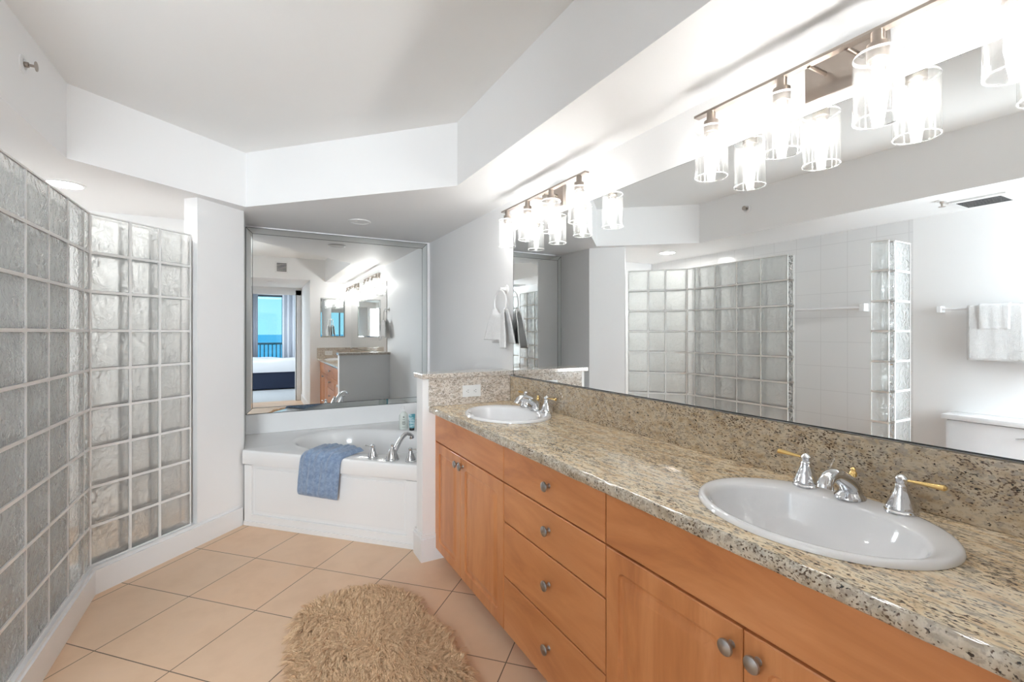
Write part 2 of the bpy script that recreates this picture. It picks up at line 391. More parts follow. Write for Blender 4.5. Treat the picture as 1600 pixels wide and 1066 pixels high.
# ------------------------------------------------------------------ mirrors
bm = bmesh.new(); box(bm, 1.3735, 1.3765, .10, 2.492, 1.018, 1.897)
vm = obj('vanity_mirror', bm, M['mirror']); tag(vm, 'wide frameless mirror on the wall above the granite vanity backsplash', 'mirror')
bm = bmesh.new(); box(bm, 1.3725, 1.378, .10, 2.4945, 1.0145, 1.018); box(bm, 1.3725, 1.378, 2.492, 2.4945, 1.018, 1.8985); box(bm, 1.3740, 1.378, .10, 2.492, 1.897, 1.8985)
obj('mirror_edge', bm, M['edge'], vm)

def bevelled_mirror(name, label, x0, x1, z0, z1, y, sgn, bw, outl=.004):
    # sgn: -1 faces -y, +1 faces +y
    t = empty(name, ((x0+x1)/2, y, z0), label, 'mirror')
    yy = y+sgn*.008
    bm = bmesh.new(); box(bm, x0+bw, x1-bw, min(y+sgn*.002, yy), max(y+sgn*.002, yy), z0+bw, z1-bw); obj('glass', bm, M['mirror'], t)
    bm = bmesh.new(); g = .0015
    O = [(x0, z0), (x1, z0), (x1, z1), (x0, z1)]; I = [(x0+bw, z0+bw), (x1-bw, z0+bw), (x1-bw, z1-bw), (x0+bw, z1-bw)]
    for k in range(4):
        a, b_, c_, d_ = O[k], O[(k+1) % 4], I[(k+1) % 4], I[k]
        cx = (a[0]+b_[0]+c_[0]+d_[0])/4; cz = (a[1]+b_[1]+c_[1]+d_[1])/4
        q = []
        for p, dep in ((a, .0065), (b_, .0065), (c_, .0080), (d_, .0080)):
            dx, dz = cx-p[0], cz-p[1]
            q.append(((p[0]+(g if dx > 0 else -g)), y+sgn*dep, p[1]+(g if dz > 0 else -g)))
        f = [bm.verts.new(p) for p in q]; bk = [bm.verts.new((p[0], y+sgn*.002, p[2])) for p in q]
        bm.faces.new(f); bm.faces.new(bk[::-1])
        for i in range(4): bm.faces.new([f[i], bk[i], bk[(i+1) % 4], f[(i+1) % 4]])
    sweep_fix(bm); obj('bevelled_border', bm, M['bevel'], t)
    bm = bmesh.new()
    for k in range(4):
        a, b_, c_, d_ = O[k], O[(k+1) % 4], I[(k+1) % 4], I[k]
        for p, q_, wd, dep in ((a, b_, outl, .0045), (d_, c_, outl*.7, .0095), (a, d_, outl*.7, .0095)):
            P = Vector((p[0], y+sgn*dep, p[1])); Q = Vector((q_[0], y+sgn*dep, q_[1]))
            tube(bm, [P, Q], wd/2, 6)
    obj('dark_seam', bm, M['edge'], t); return t
bevelled_mirror('tub_mirror', 'large square mirror with a bright narrow border above the corner tub', -.072, 1.352, .655, 2.078, YB, -1, .045)
bevelled_mirror('wall_mirror', 'small mirror on the wall opposite the tub, seen reflected above the far counter', .90, 1.27, 1.20, 1.83, YF, 1, .018, .002)

# ------------------------------------------------------------------ vanity cabinets
def panel_front(y0, y1, z0, z1, raised):
    """slab front facing -x at x=.885; raised = routed centre panel"""
    bm = bmesh.new(); x = .885
    loops = [(0, .018), (0, .002), (.003, 0)]
    if raised: loops += [(.052, 0), (.056, .005), (.062, .006), (.068, .0055), (.088, .0005), (.092, 0)]
    rings = []
    for ins, dp in loops:
        a, b_, c_, d_ = y0+ins, y1-ins, z0+ins, z1-ins
        r = 0 if ins < .05 or not raised else (.02)
        if raised:
            pts = []
            for (cy, cz, s0) in ((a, c_, 180), (b_, c_, 270), (b_, d_, 0), (a, d_, 90)):
                sy_ = 1 if cy == a else -1; sz_ = 1 if cz == c_ else -1
                for k in range(4):
                    an = math.radians(s0+k*30)
                    pts.append((cy+sy_*r+r*math.cos(an), cz+sz_*r+r*math.sin(an)))
        else: pts = [(a, c_), (b_, c_), (b_, d_), (a, d_)]
        rings.append([bm.verts.new((x+dp, py, pz)) for py, pz in pts])
    for a, b_ in zip(rings, rings[1:]):
        n = len(a)
        for i in range(n): bm.faces.new([a[i], a[(i+1) % n], b_[(i+1) % n], b_[i]])
    bm.faces.new(rings[-1]); bm.faces.new(rings[0][::-1])
    bmesh.ops.remove_doubles(bm, verts=list(bm.verts), dist=1e-5)
    return sweep_fix(bm)
def knob(parent, y, z):
    bm = bmesh.new()
    lathe(bm, [(.0085, 0), (.006, -.004), (.0055, -.012), (.0075, -.016), (.0165, -.019), (.0178, -.022), (.0165, -.0255), (.010, -.0285), (.001, -.0295)], (.885, y, z), 20, 'X')
    sweep_fix(bm); obj('knob', bm, M['pewter'], parent, smooth=30)
zt = .825
def carcass(t, y0, y1):
    bm = bmesh.new(); box(bm, .9035, XV-.003, y0+.0008, y1-.0008, .072, .70); box(bm, .9035, .916, y0+.0008, y1-.0008, .70, zt)
    box(bm, .916, XV-.003, y0+.0008, y0+.016, .70, zt); box(bm, .916, XV-.003, y1-.016, y1-.0008, .70, zt)
    obj('cabinet_body', bm, M['wood_v'], t)
    obj('toe_kick', bx(.955, .975, y0+.001, y1-.001, .0005, .072), M['wood_h'], t)
g = .0018
GR = 'vanity cabinets under the granite counter'
t = empty('vanity_cabinet', (1.1, 2.10, 0), 'cherry wood sink cabinet with two doors, beside the low wall', 'cabinet', GR)
carcass(t, 1.69, 2.524)
obj('filler_strip', bx(.887, .9035, 2.5465-.03, 2.524, .065, zt), M['wood_v'], t)
obj('false_front', panel_front(1.69+g, 2.514, .668+g, .822, False), M['wood_h'], t)
dA = obj('door', panel_front(2.15+g*.6, 2.514, .065, .665-g, True), M['wood_v'], t); knob(dA, 2.178, .622)
dB = obj('door', panel_front(1.69+g, 2.15-g*.6, .065, .665-g, True), M['wood_v'], t); knob(dB, 2.118, .622)
t = empty('vanity_cabinet', (1.1, 1.37, 0), 'cherry wood cabinet with a stack of four drawers, between the two sinks', 'cabinet', GR)
carcass(t, 1.055, 1.69)
for z0, z1, kz in ((.668, .822, .750), (.509, .665, .597), (.287, .506, .409), (.065, .284, .190)):
    d_ = obj('drawer', panel_front(1.055+g, 1.69-g, z0+g*.6, z1-g*.6, False), M['wood_h'], t); knob(d_, 1.352, kz)
t = empty('vanity_cabinet', (1.1, .6, 0), 'cherry wood sink cabinet with two doors, nearest the camera', 'cabinet', GR)
carcass(t, .13, 1.055)
obj('false_front', panel_front(.17, 1.055-g, .668+g, .822, False), M['wood_h'], t)
d_ = obj('door', panel_front(.62+g*.6, 1.055-g, .065, .665-g, True), M['wood_v'], t); knob(d_, .646, .618)
d_ = obj('door', panel_front(.18, .62-g*.6, .065, .665-g, True), M['wood_v'], t); knob(d_, .586, .618)

# ------------------------------------------------------------------ granite
SINKS = [(1.105, .605), (1.115, 2.085)]; SA, SB = .205, .258
def counter():
    bm = bmesh.new(); x0, x1, y0, y1, z0, z1 = .850, XV-.001, YF+.002, 2.524, .828, .863
    prof = [(x0+.012, z0), (x0+.003, z0+.002), (x0, z0+.007), (x0-.001, z1-.012), (x0+.002, z1-.004), (x0+.009, z1)]
    top = []
    def loop(pts): 
        vs = [bm.verts.new((x, y, z1)) for x, y in pts]; return vs, [bm.edges.new((vs[i], vs[(i+1) % len(vs)])) for i in range(len(vs))]
    ny = 90
    ys = [y0+(y1-y0)*i/ny for i in range(ny+1)]
    fr = [(prof[-1][0], y) for y in ys]
    outer, eo = loop(fr+[(x1, y1), (x1, y0)])
    eds = list(eo); holes = []
    for cx, cy in SINKS:
        h, eh = loop([(cx+(SA-.02)*math.cos(a), cy+(SB-.02)*math.sin(a)) for a in [2*PI*i/40 for i in range(40)]])
        eds += eh; holes.append(h)
    bmesh.ops.triangle_fill(bm, use_beauty=True, use_dissolve=False, edges=eds)
    for f in bm.faces:
        if f.normal.z < 0: f.normal_flip()
    # front edge, slightly uneven like chiselled stone
    prev = outer[:ny+1]
    for j in range(len(prof)-2, -1, -1):
        row = []
        for i, y in enumerate(ys):
            jx = random.uniform(-.0012, .0012) if 0 < j < 5 else 0
            row.append(bm.verts.new((prof[j][0]+jx, y, prof[j][1])))
        for i in range(ny): bm.faces.new([prev[i], prev[i+1], row[i+1], row[i]]).material_index = 1
        prev = row
    # underside as a strip, far end, holes walls
    a = bm.verts.new((x1, y1, z0)); b_ = bm.verts.new((x1, y0, z0))
    bm.faces.new([prev[0], b_, bm.verts.new((x1, y0, z1)), bm.verts.new((prof[-1][0], y0, z1))])
    for h in holes:
        lo = [bm.verts.new((v_.co.x, v_.co.y, z0)) for v_ in h]
        for i in range(len(h)): bm.faces.new([h[i], h[(i+1) % len(h)], lo[(i+1) % len(h)], lo[i]])
    # underside rim in front of cabinet
    q = [bm.verts.new((.93, y, z0)) for y in (y0, y1)]
    bm.faces.new([prev[0], *prev[1:], q[1], q[0]])
    return sweep_fix(bm)
ct = obj('granite_countertop', counter(), [M['granite_top'], M['granite_edge']], smooth=40, origin=(1.1, 1.3, .828)); tag(ct, 'long speckled cream granite countertop over the cherry wood cabinets', 'countertop')
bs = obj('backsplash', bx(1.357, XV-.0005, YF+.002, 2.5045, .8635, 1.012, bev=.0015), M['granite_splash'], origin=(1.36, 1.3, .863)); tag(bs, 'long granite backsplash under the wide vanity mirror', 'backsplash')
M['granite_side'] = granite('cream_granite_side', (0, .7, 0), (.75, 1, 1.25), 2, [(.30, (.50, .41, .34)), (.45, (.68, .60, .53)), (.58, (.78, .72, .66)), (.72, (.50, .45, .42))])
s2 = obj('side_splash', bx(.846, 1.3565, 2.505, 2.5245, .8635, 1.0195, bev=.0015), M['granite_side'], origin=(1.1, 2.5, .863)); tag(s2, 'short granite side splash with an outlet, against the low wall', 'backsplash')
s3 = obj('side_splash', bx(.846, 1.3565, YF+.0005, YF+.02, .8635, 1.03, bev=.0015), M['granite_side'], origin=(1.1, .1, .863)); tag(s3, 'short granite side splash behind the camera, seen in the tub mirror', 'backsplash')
bm = bmesh.new(); box(bm, .800, XV-.0005, 2.496, 2.652, 1.0205, 1.047, bev=.003)
tag(obj('granite_wall_cap', bm, M['granite_side'], origin=(1.1, 2.57, 1.02)), 'granite cap on top of the low wall between vanity and tub', 'ledge')
def outlet(x, y, z, sg, label):
    t = empty('outlet_plate', (x, y, z), label, 'outlet')
    yy = sorted((y, y+sg*.005)); obj('plate', bx(x-.057, x+.057, yy[0], yy[1], z-.034, z+.034, bev=.0015), M['plastic'], t)
    for k in (-1, 1):
        yy = sorted((y+sg*.004, y+sg*.0065)); r_ = obj('receptacle', bx(x+k*.024-.017, x+k*.024+.017, yy[0], yy[1], z-.014, z+.014, bev=.001), M['plastic'], t)
        bm = bmesh.new(); yy = sorted((y+sg*.006, y+sg*.007))
        box(bm, x+k*.024-.004, x+k*.024+.004, yy[0], yy[1], z+.005, z+.007); box(bm, x+k*.024-.004, x+k*.024+.004, yy[0], yy[1], z-.007, z-.005); box(bm, x+k*.024-.011, x+k*.024-.0075, yy[0], yy[1], z-.002, z+.002)
        obj('slots', bm, M['slot'], r_)
outlet(1.101, 2.505, .938, -1, 'white double outlet plate on the granite side splash by the far sink')
outlet(1.02, YF+.02, .945, 1, 'white double outlet plate behind the camera, seen in the tub mirror')

# ------------------------------------------------------------------ sinks and faucets
def make_sink(cx, cy, label):
    t = empty('sink', (cx, cy, .863), label, 'sink', 'white oval vanity sinks')
    bm = bmesh.new(); prof = [(1.0, .0008), (1.0, .004), (.993, .009), (.975, .0125), (.95, .0135), (.91, .0125), (.87, .009), (.845, .005), (.83, -.002), (.80, -.02), (.74, -.055), (.62, -.095), (.42, -.118), (.2, -.125), (.07, -.128)]
    seg = 64; rings = []
    for s_1, z in prof:
        # bowl sits toward the front, the deck behind is wider for the faucet
        sh = 0 if s_1 > .95 else -.026*min(1, (.95-s_1)/.08); kx = 1 if s_1 > .95 else (1-.10*min(1, (.95-s_1)/.08))
        rings.append([bm.verts.new((cx+sh+SA*s_1*kx*math.cos(2*PI*i/seg), cy+SB*s_1*math.sin(2*PI*i/seg), .863+z)) for i in range(seg)])
    for a, b_ in zip(rings, rings[1:]):
        for i in range(seg): bm.faces.new([a[i], a[(i+1) % seg], b_[(i+1) % seg], b_[i]])
    bm.faces.new(rings[-1]); sweep_fix(bm)
    for f in bm.faces: pass
    obj('basin', bm, M['porcelain'], t, smooth='all')
    bm = bmesh.new(); lathe(bm, [(.024, 0), (.024, .003), (.018, .004), (.012, .002), (.002, .004)], (cx-.024, cy, .7355), 20); sweep_fix(bm); obj('drain', bm, M['chrome'], t, smooth=30)
    return t
make_sink(*SINKS[0], 'white oval drop-in sink nearest the camera, in the granite counter')
make_sink(*SINKS[1], 'white oval drop-in sink at the far end, beside the low wall')
BELL = [(.0285, 0), (.0285, .004), (.0262, .006), (.0270, .010), (.0250, .014), (.0225, .022), (.0175, .033), (.0135, .043), (.0115, .050), (.0115, .052), (.0115, .055), (.009, .058), (.0115, .062), (.0115, .068), (.008, .072), (.004, .075), (.001, .076)]
def bell(parent, x, y, z, name='handle', k=1.0, m_=None):
    bm = bmesh.new(); lathe(bm, [(r*k, h*k) for r, h in BELL], (x, y, z), 24); sweep_fix(bm)
    return obj(name, bm, m_ or M['chrome'], parent, smooth=40)
def lever(parent, p, d, m_, ln=.065, k=1):
    p = Vector(p); d = Vector(d).normalized()
    bm = bmesh.new(); tube(bm, [p+d*(.006*k), p+d*.02, p+d*(ln*.6), p+d*(ln*.95), p+d*ln], [.0035*k, .0035*k, .0055*k, .0075*k, .004*k], 12, flat=.7)
    obj('lever', bm, m_, parent, smooth=40, label='brass lever' if m_ is M['brass'] else None)
def sink_faucet(cx, cy, label):
    x, z = cx+.168, .8755
    t = empty('faucet', (x, cy, z), label, 'faucet', 'chrome widespread sink faucets')
    for s_1 in (-1, 1):
        h = bell(t, x, cy+s_1*.104, z, k=1.12); lever(h, (x, cy+s_1*.104, z+.073), (.05, s_1*1, .02), M['brass'], .078, 1.25)
    bm = bmesh.new(); lathe(bm, [(.033, 0), (.033, .005), (.029, .009), (.024, .016)], (x, cy, z), 24, sx=1.0)
    pts = spline([(x+.004, cy, z+.006), (x-.004, cy, z+.030), (x-.035, cy, z+.052), (x-.075, cy, z+.066), (x-.103, cy, z+.058), (x-.112, cy, z+.040)], 6)
    n = len(pts); tube(bm, pts, [.026-.0105*min(1, i/(n*.55)) + (.002 if i > n-5 else 0) for i in range(n)], 16)
    sweep_fix(bm); obj('spout', bm, M['chrome'], t, smooth=50)
    bm = bmesh.new(); lathe(bm, [(.010, 0), (.008, .022), (.0045, .034), (.0045, .040), (.0075, .042), (.0088, .048), (.0075, .054), (.005, .056), (.0065, .060), (.0035, .064), (.001, .065)], (x+.014, cy, z+.008), 14)
    sweep_fix(bm); obj('lift_rod', bm, M['brass'], t, smooth=40, label='brass lift rod')
sink_faucet(*SINKS[0], 'chrome faucet with brass levers on the near sink')
sink_faucet(*SINKS[1], 'chrome faucet with brass levers on the far sink')

# ------------------------------------------------------------------ vanity lights
def vanity_light(yc, label, first):
    t = empty('vanity_light', (XV, yc, 1.975), label, 'light', 'four-lamp vanity lights over the mirror')
    xl = 1.276
    obj('backplate', bx(XV-.020, XV-.0005, yc-.098, yc+.098, 1.922, 2.032, bev=.002), M['nickel'], t)
    obj('bar', bx(xl-.012, xl+.012, yc-.40, yc+.40, 1.983, 1.991, bev=.001), M['nickel'], t)
    for k in (-1, 1):
        bm = bmesh.new(); tube(bm, [(XV-.02, yc+k*.045, 1.985), (xl+.005, yc+k*.045, 1.985)], .006, 10); obj('arm', bm, M['nickel'], t, smooth=40)
    for k in (-1.5, -.5, .5, 1.5):
        y = yc+k*.2285
        bm = bmesh.new(); lathe(bm, [(.0135, 1.984), (.0135, 1.955), (.022, 1.955), (.0225, 1.918), (.017, 1.916), (.016, 1.905)], (xl, y, 0), 20); sweep_fix(bm)
        obj('socket', bm, M['nickel'], t, smooth=35)
        bm = bmesh.new(); r = .049
        lathe(bm, [(.0235, 1.934), (.040, 1.934), (.046, 1.931), (r, 1.925), (r, 1.777), (r-.001, 1.7755), (r-.003, 1.777), (r-.003, 1.925), (.044, 1.929), (.0235, 1.931)], (xl, y, 0), 32, cap=False)
        lathe(bm, [(r+.0003, 1.7785), (r+.0003, 1.7755), (r-.0033, 1.7755), (r-.0033, 1.7785)], (xl, y, 0), 32, cap=False, mat=1)
        lathe(bm, [(.0460, 1.9320), (r+.0002, 1.9262), (r+.0002, 1.9245), (.0455, 1.9300)], (xl, y, 0), 32, cap=False, mat=1)
        sweep_fix(bm); obj('glass_shade', bm, [M['shade'], M['rim']], t, smooth=50)
        bm = bmesh.new(); lathe(bm, [(.008, 1.908), (.011, 1.903), (.012, 1.890), (.016, 1.874), (.0185, 1.860), (.0185, 1.850), (.016, 1.838), (.010, 1.829), (.002, 1.826)], (xl, y, 0), 20); sweep_fix(bm)
        obj('bulb', bm, M['bulb'], t, smooth='all')
vanity_light(2.045, 'brushed nickel vanity light with four clear glass shades, above the far sink', True)
vanity_light(.662, 'brushed nickel vanity light with four clear glass shades, nearest the camera', False)

# ------------------------------------------------------------------ glass block walls
def block_wall(name, label, frames, z0, rows, pitch, thick):
    """frames: list of (p, dirvec, inward, [widths]); p start at the room face"""
    x, y = frames[0][0]
    t = empty(name, (x, y, z0), label, 'glass block wall')
    gb = bmesh.new(); gm = bmesh.new(); j = .013
    for p, d_, n_, ws in frames:
        P = Vector((*p, 0)); D = Vector((*d_, 0)); Nn = Vector((*n_, 0))
        T = Matrix(((D.x, Nn.x, 0, P.x), (D.y, Nn.y, 0, P.y), (0, 0, 1, 0), (0, 0, 0, 1)))
        flip = (D.cross(Nn)).z < 0
        s_1 = 0
        L = sum(ws)
        for w_ in ws:
            for r in range(rows):
                b2 = bmesh.new(); box(b2, s_1+j/2, s_1+w_-j/2, .003, thick-.003, z0+r*pitch+j/2, z0+(r+1)*pitch-j/2)
                bmesh.ops.bevel(b2, geom=list(b2.edges), offset=.007, segments=2, affect='EDGES', profile=.5)
                b2.normal_update(); bmesh.ops.delete(b2, geom=[f for f in b2.faces if abs(f.normal.y) < .2], context='FACES')
                if flip: bmesh.ops.reverse_faces(b2, faces=list(b2.faces))
                merge(gb, b2, T); b2.free()
            s_1 += w_
        def mb(*a):
            b2 = bmesh.new(); box(b2, *a)
            if flip: bmesh.ops.reverse_faces(b2, faces=list(b2.faces))
            merge(gm, b2, T); b2.free()
        s_1 = 0
        for w_ in [0]+list(ws):
            s_1 += w_; jj = j if d_[0] > 0 else j*.55; a0, a1 = max(0, s_1-jj/2), min(L, s_1+jj/2)
            mb(a0, a1, .0015, .009, z0, z0+rows*pitch); mb(a0, a1, thick-.009, thick-.0015, z0, z0+rows*pitch)
        for r in range(rows+1):
            zz = z0+r*pitch; a0, a1 = max(z0, zz-j/2), min(z0+rows*pitch, zz+j/2)
            mb(0, L, .0012, .0095, a0, a1); mb(0, L, thick-.0095, thick-.0012, a0, a1)
    obj('glass_blocks', gb, M['block'], t, smooth=40); obj('mortar_grid', gm, M['mortar'], t)
    return t
G0 = (-.712, 2.986)
block_wall('glass_block_wall', 'angled wall of clear wavy glass blocks enclosing the shower',
    [(G0, (r2, r2), (-r2, r2), [.185, .155, .185]), (G0, (0, -1), (-1, 0), [.085, .212, .208, .208, .214])], .1345, 9, .1921, .085)
block_wall('glass_block_wall', 'short glass block partition beside the shower entry, seen in the vanity mirror',
    [((-.72, 1.53), (0, -1), (-1, 0), [.10]), ((-.8095, 1.43), (-1, 0), (0, 1), [.205])], .1345, 9, .1921, .085)

# ------------------------------------------------------------------ ceiling and wall fittings
def disc_light(x, y, z, r, mat_, label, name='recessed_light'):
    t = empty(name, (x, y, z), label, 'light')
    bm = bmesh.new(); lathe(bm, [(r+.018, 0), (r+.017, -.004), (r+.004, -.007), (r, -.004), (r, -.001)], (x, y, z), 32, cap=False); sweep_fix(bm); obj('trim_ring', bm, M['plastic'], t, smooth=40)
    bm = bmesh.new(); lathe(bm, [(r, -.0015), (r*.98, -.0035)], (x, y, z), 32); sweep_fix(bm); obj('lens', bm, mat_, t)
disc_light(-.92, 3.41, ZS, .072, M['down'], 'lit round recessed downlight in the shower ceiling')
disc_light(.66, 3.53, ZS, .062, M['plastic'], 'unlit round recessed light in the ceiling above the bathtub')
disc_light(.22, -.45, 2.11, .05, M['plastic'], 'small round ceiling fitting in the passage, seen in the tub mirror', 'smoke_detector')
def sprinkler(loc, d, label):
    t = empty('fire_sprinkler', loc, label, 'sprinkler', 'fire sprinklers')
    T = Vector(d).to_track_quat('Z', 'Y').to_matrix().to_4x4()
    bm = bmesh.new(); lathe(bm, [(.034, 0), (.033, .004), (.020, .008), (.016, .006)], loc, 24, mtx=T); sweep_fix(bm); obj('escutcheon', bm, M['plastic'], t, smooth=40)
    bm = bmesh.new(); lathe(bm, [(.010, .004), (.010, .018), (.005, .02), (.005, .036), (.018, .038), (.018, .040)], loc, 16, mtx=T); sweep_fix(bm); obj('nozzle', bm, M['nickel'], t, smooth=40)
sprinkler((-.775, 2.43, 2.292), (1, 0, 0), 'small fire sprinkler sticking out of the soffit at upper left')
sprinkler((-.95, 1.25, ZS), (0, 0, -1), 'small fire sprinkler in the soffit beside the exhaust grille')
t = empty('exhaust_grille', (-1.16, 1.12, ZS), 'white ceiling exhaust grille, seen in the vanity mirror', 'vent')
obj('frame', bx(-1.29, -1.03, .99, 1.25, ZS-.012, ZS-.0005, bev=.003), M['plastic'], t)
bm = bmesh.new()
for i in range(9): box(bm, -1.25+i*.022, -1.24+i*.022, 1.02, 1.22, ZS-.014, ZS-.0121)
obj('slots', bm, M['slot'], t)
t = empty('air_return_grille', (.34, YF, 2.23), 'white louvred air grille high on the wall above the doorway, seen in the tub mirror', 'vent')
obj('frame', bx(.25, .43, YF+.0005, YF+.008, 2.20, 2.375, bev=.002), M['plastic'], t)
bm = bmesh.new()
for i in range(6): box(bm, .272, .408, YF+.0085, YF+.010, 2.222+i*.0225, 2.235+i*.0225)
obj('louvres', bm, M['slot'], t)
# ------------------------------------------------------------------ bathtub
A0 = Vector((-.075, 3.58)); U = Vector((r2, -r2)); V_ = Vector((r2, r2))
def tb(s_1, p, z): q = A0+U*s_1+V_*p; return (q.x, q.y, z)
LT = 1.335
t = empty('bathtub', (.5, 3.4, 0), 'white corner tub with a paneled front and oval basin', 'bathtub'); TUB = t
ZT = .50
bm = bmesh.new()
cs, cp, ea, ep, seg = .655, .485, .545, .345, 72
# deck with an oval opening
def sup(a, n=2.5):
    c_, s_1 = math.cos(a), math.sin(a); return math.copysign(abs(c_)**(2/n), c_), math.copysign(abs(s_1)**(2/n), s_1)
outer = [tb(0, .0, ZT), tb(LT, .0, ZT), (XV-.002, 2.632, ZT), (XV-.002, YB-.002, ZT), (-.073, YB-.002, ZT), (-.073, 3.60, ZT)]
vs = [bm.verts.new(p) for p in outer]; eds = [bm.edges.new((vs[i], vs[(i+1) % len(vs)])) for i in range(len(vs))]
prof = [(1.07, 0), (1.03, -.002), (1.0, -.010), (.97, -.03), (.93, -.12), (.86, -.28), (.75, -.36), (.5, -.385), (.1, -.39)]
rings = []
for k, z in prof: rings.append([bm.verts.new(tb(cs+ea*k*sup(2*PI*i/seg)[0], cp+ep*k*sup(2*PI*i/seg)[1], ZT+z)) for i in range(seg)])
eds += [bm.edges.new((rings[0][i], rings[0][(i+1) % seg])) for i in range(seg)]
bmesh.ops.triangle_fill(bm, use_beauty=True, edges=eds)
for a, b_ in zip(rings, rings[1:]):
    for i in range(seg): bm.faces.new([a[i], a[(i+1) % seg], b_[(i+1) % seg], b_[i]])
bm.faces.new(rings[-1])
# rolled front lip
pl = [(.0, ZT), (-.006, ZT-.002), (-.011, ZT-.008), (-.012, ZT-.018), (-.012, ZT-.088), (-.008, ZT-.094), (.002, ZT-.095)]
prev = None
for p, z in pl:
    row = [bm.verts.new(tb(s_1, p, z)) for s_1 in (0.0, LT)]
    if prev: bm.faces.new([prev[0], prev[1], row[1], row[0]])
    prev = row
bmesh.ops.remove_doubles(bm, verts=list(bm.verts), dist=1e-5); sweep_fix(bm)
obj('tub_shell', bm, M['acrylic'], t, smooth=45)
TM = Matrix(((U.x, V_.x, 0, A0.x), (U.y, V_.y, 0, A0.y), (0, 0, 1, 0), (0, 0, 0, 1)))
bm = bmesh.new()
def ab(s0, s1, p0, p1, z0, z1, bev=.002): box(bm, s0, s1, p0, p1, z0, z1, bev=bev, mtx=TM)
ab(.003, LT-.001, .017, .05, .0, ZT-.100)
ab(.003, .062, .0, .0175, .0, ZT-.100); ab(1.205, LT-.001, .0, .0175, .0, ZT-.100)
ab(.060, 1.207, .0012, .0178, .0, .073); ab(.003, LT-.001, -.007, .0005, .0, .030)
ab(.085, 1.185, .0125, .0180, .098, ZT-.122, .0025)
sweep_fix(bm); obj('apron', bm, M['acrylic'], t)
bm = bmesh.new(); lathe(bm, [(.03, 0), (.03, .004), (.02, .006), (.002, .005)], tb(cs, cp, ZT-.39), 20); sweep_fix(bm); obj('drain', bm, M['chrome'], t, smooth=40)
# raised surround at the wall above the deck
bm = bmesh.new(); box(bm, -.072, XV-.004, YB-.012, YB-.001, ZT+.001, .652, bev=.003)
struct('trim_2', bm, M['acrylic'])
# tub faucet
fx = lambda s_1, p=.055: tb(s_1, p, ZT+.001)
t = empty('bathtub_faucet', fx(1.08), 'chrome bathtub faucet with curved spout and two handles on the tub deck', 'faucet')
for s_1, dl in ((.945, -1), (1.205, 1)):
    p = fx(s_1); h = bell(t, *p, k=1.12)
    lever(h, (p[0], p[1], p[2]+.072), (U.x*dl, U.y*dl, .05), M['chrome'], .055)
p = Vector(fx(1.08)); dv = Vector((U.x*.55+V_.x*.83, U.y*.55+V_.y*.83, 0))
bm = bmesh.new(); lathe(bm, [(.042, 0), (.042, .005), (.038, .010), (.036, .02), (.028, .042), (.019, .062), (.012, .070), (.008, .085), (.010, .090), (.004, .096)], p, 28)
pts = spline([p+dv*.005+Vector((0, 0, .035)), p+dv*.030+Vector((0, 0, .075)), p+dv*.065+Vector((0, 0, .125)), p+dv*.098+Vector((0, 0, .145)), p+dv*.125+Vector((0, 0, .132)), p+dv*.133+Vector((0, 0, .112))], 7)
n = len(pts); tube(bm, pts, [.017-.005*min(1, i/(n*.6))+(.004 if i >= n-6 else 0) for i in range(n)], 16)
sweep_fix(bm); obj('spout', bm, M['chrome'], t, smooth=50)
# pump bottle and tube on the deck corner
bp_ = tb(.69, .885, ZT+.0005)
t = empty('lotion_bottle', bp_, 'clear lotion bottle with pump standing on the tub deck', 'bottle')
bm = bmesh.new(); lathe(bm, [(.027, 0), (.030, .004), (.031, .02), (.031, .105), (.028, .122), (.016, .134), (.012, .138), (.012, .143)], bp_, 24, sx=1.15, sy=.8); sweep_fix(bm)
obj('bottle_body', bm, plain('frosted_bottle', (.68, .72, .68), .25), t, smooth=50)
bm = bmesh.new(); lathe(bm, [(.0135, .143), (.0135, .158), (.005, .16), (.004, .172), (.009, .174), (.009, .180)], bp_, 18)
box(bm, bp_[0]-.026, bp_[0]+.008, bp_[1]-.006, bp_[1]+.004, bp_[2]+.174, bp_[2]+.181); sweep_fix(bm); obj('pump', bm, M['plastic'], t, smooth=40)
bm = bmesh.new()
for zz, ww, hh in ((.100, .005, .010), (.080, .010, .003), (.060, .012, .006), (.048, .014, .004), (.040, .010, .003), (.020, .013, .002)):
    q = Vector((-.25, -.97, 0)).normalized(); c_ = Vector(bp_)+q*.0262; pr_ = Vector((-q.y, q.x, 0))
    vs = [bm.verts.new(c_+pr_*a*ww+Vector((0, 0, zz+h_))) for a, h_ in ((-1, -hh/2), (1, -hh/2), (1, hh/2), (-1, hh/2))]; bm.faces.new(vs)
obj('label_print', bm, plain('grey_print', (.12, .13, .12), .6), t)
tp_ = tb(.775, .865, ZT+.0005)
t = empty('lotion_tube', tp_, 'teal squeeze tube with black cap standing beside the lotion bottle', 'tube')
bm = bmesh.new(); lathe(bm, [(.019, 0), (.020, .002), (.020, .018), (.019, .020)], tp_, 20); sweep_fix(bm); obj('cap', bm, M['black'], t, smooth=40)
bm = bmesh.new(); seg = 20; rg = []
for k in range(9):
    z = .020+k*.0135; f = k/8; rx, ry = .021+.006*f, .021*(1-f)+.0015
    rg.append([bm.verts.new((tp_[0]+rx*math.cos(2*PI*i/seg), tp_[1]+ry*math.sin(2*PI*i/seg), tp_[2]+z)) for i in range(seg)])
for a, b_ in zip(rg, rg[1:]):
    for i in range(seg): bm.faces.new([a[i], a[(i+1) % seg], b_[(i+1) % seg], b_[i]])
bm.faces.new(rg[-1]); bm.faces.new(rg[0][::-1])
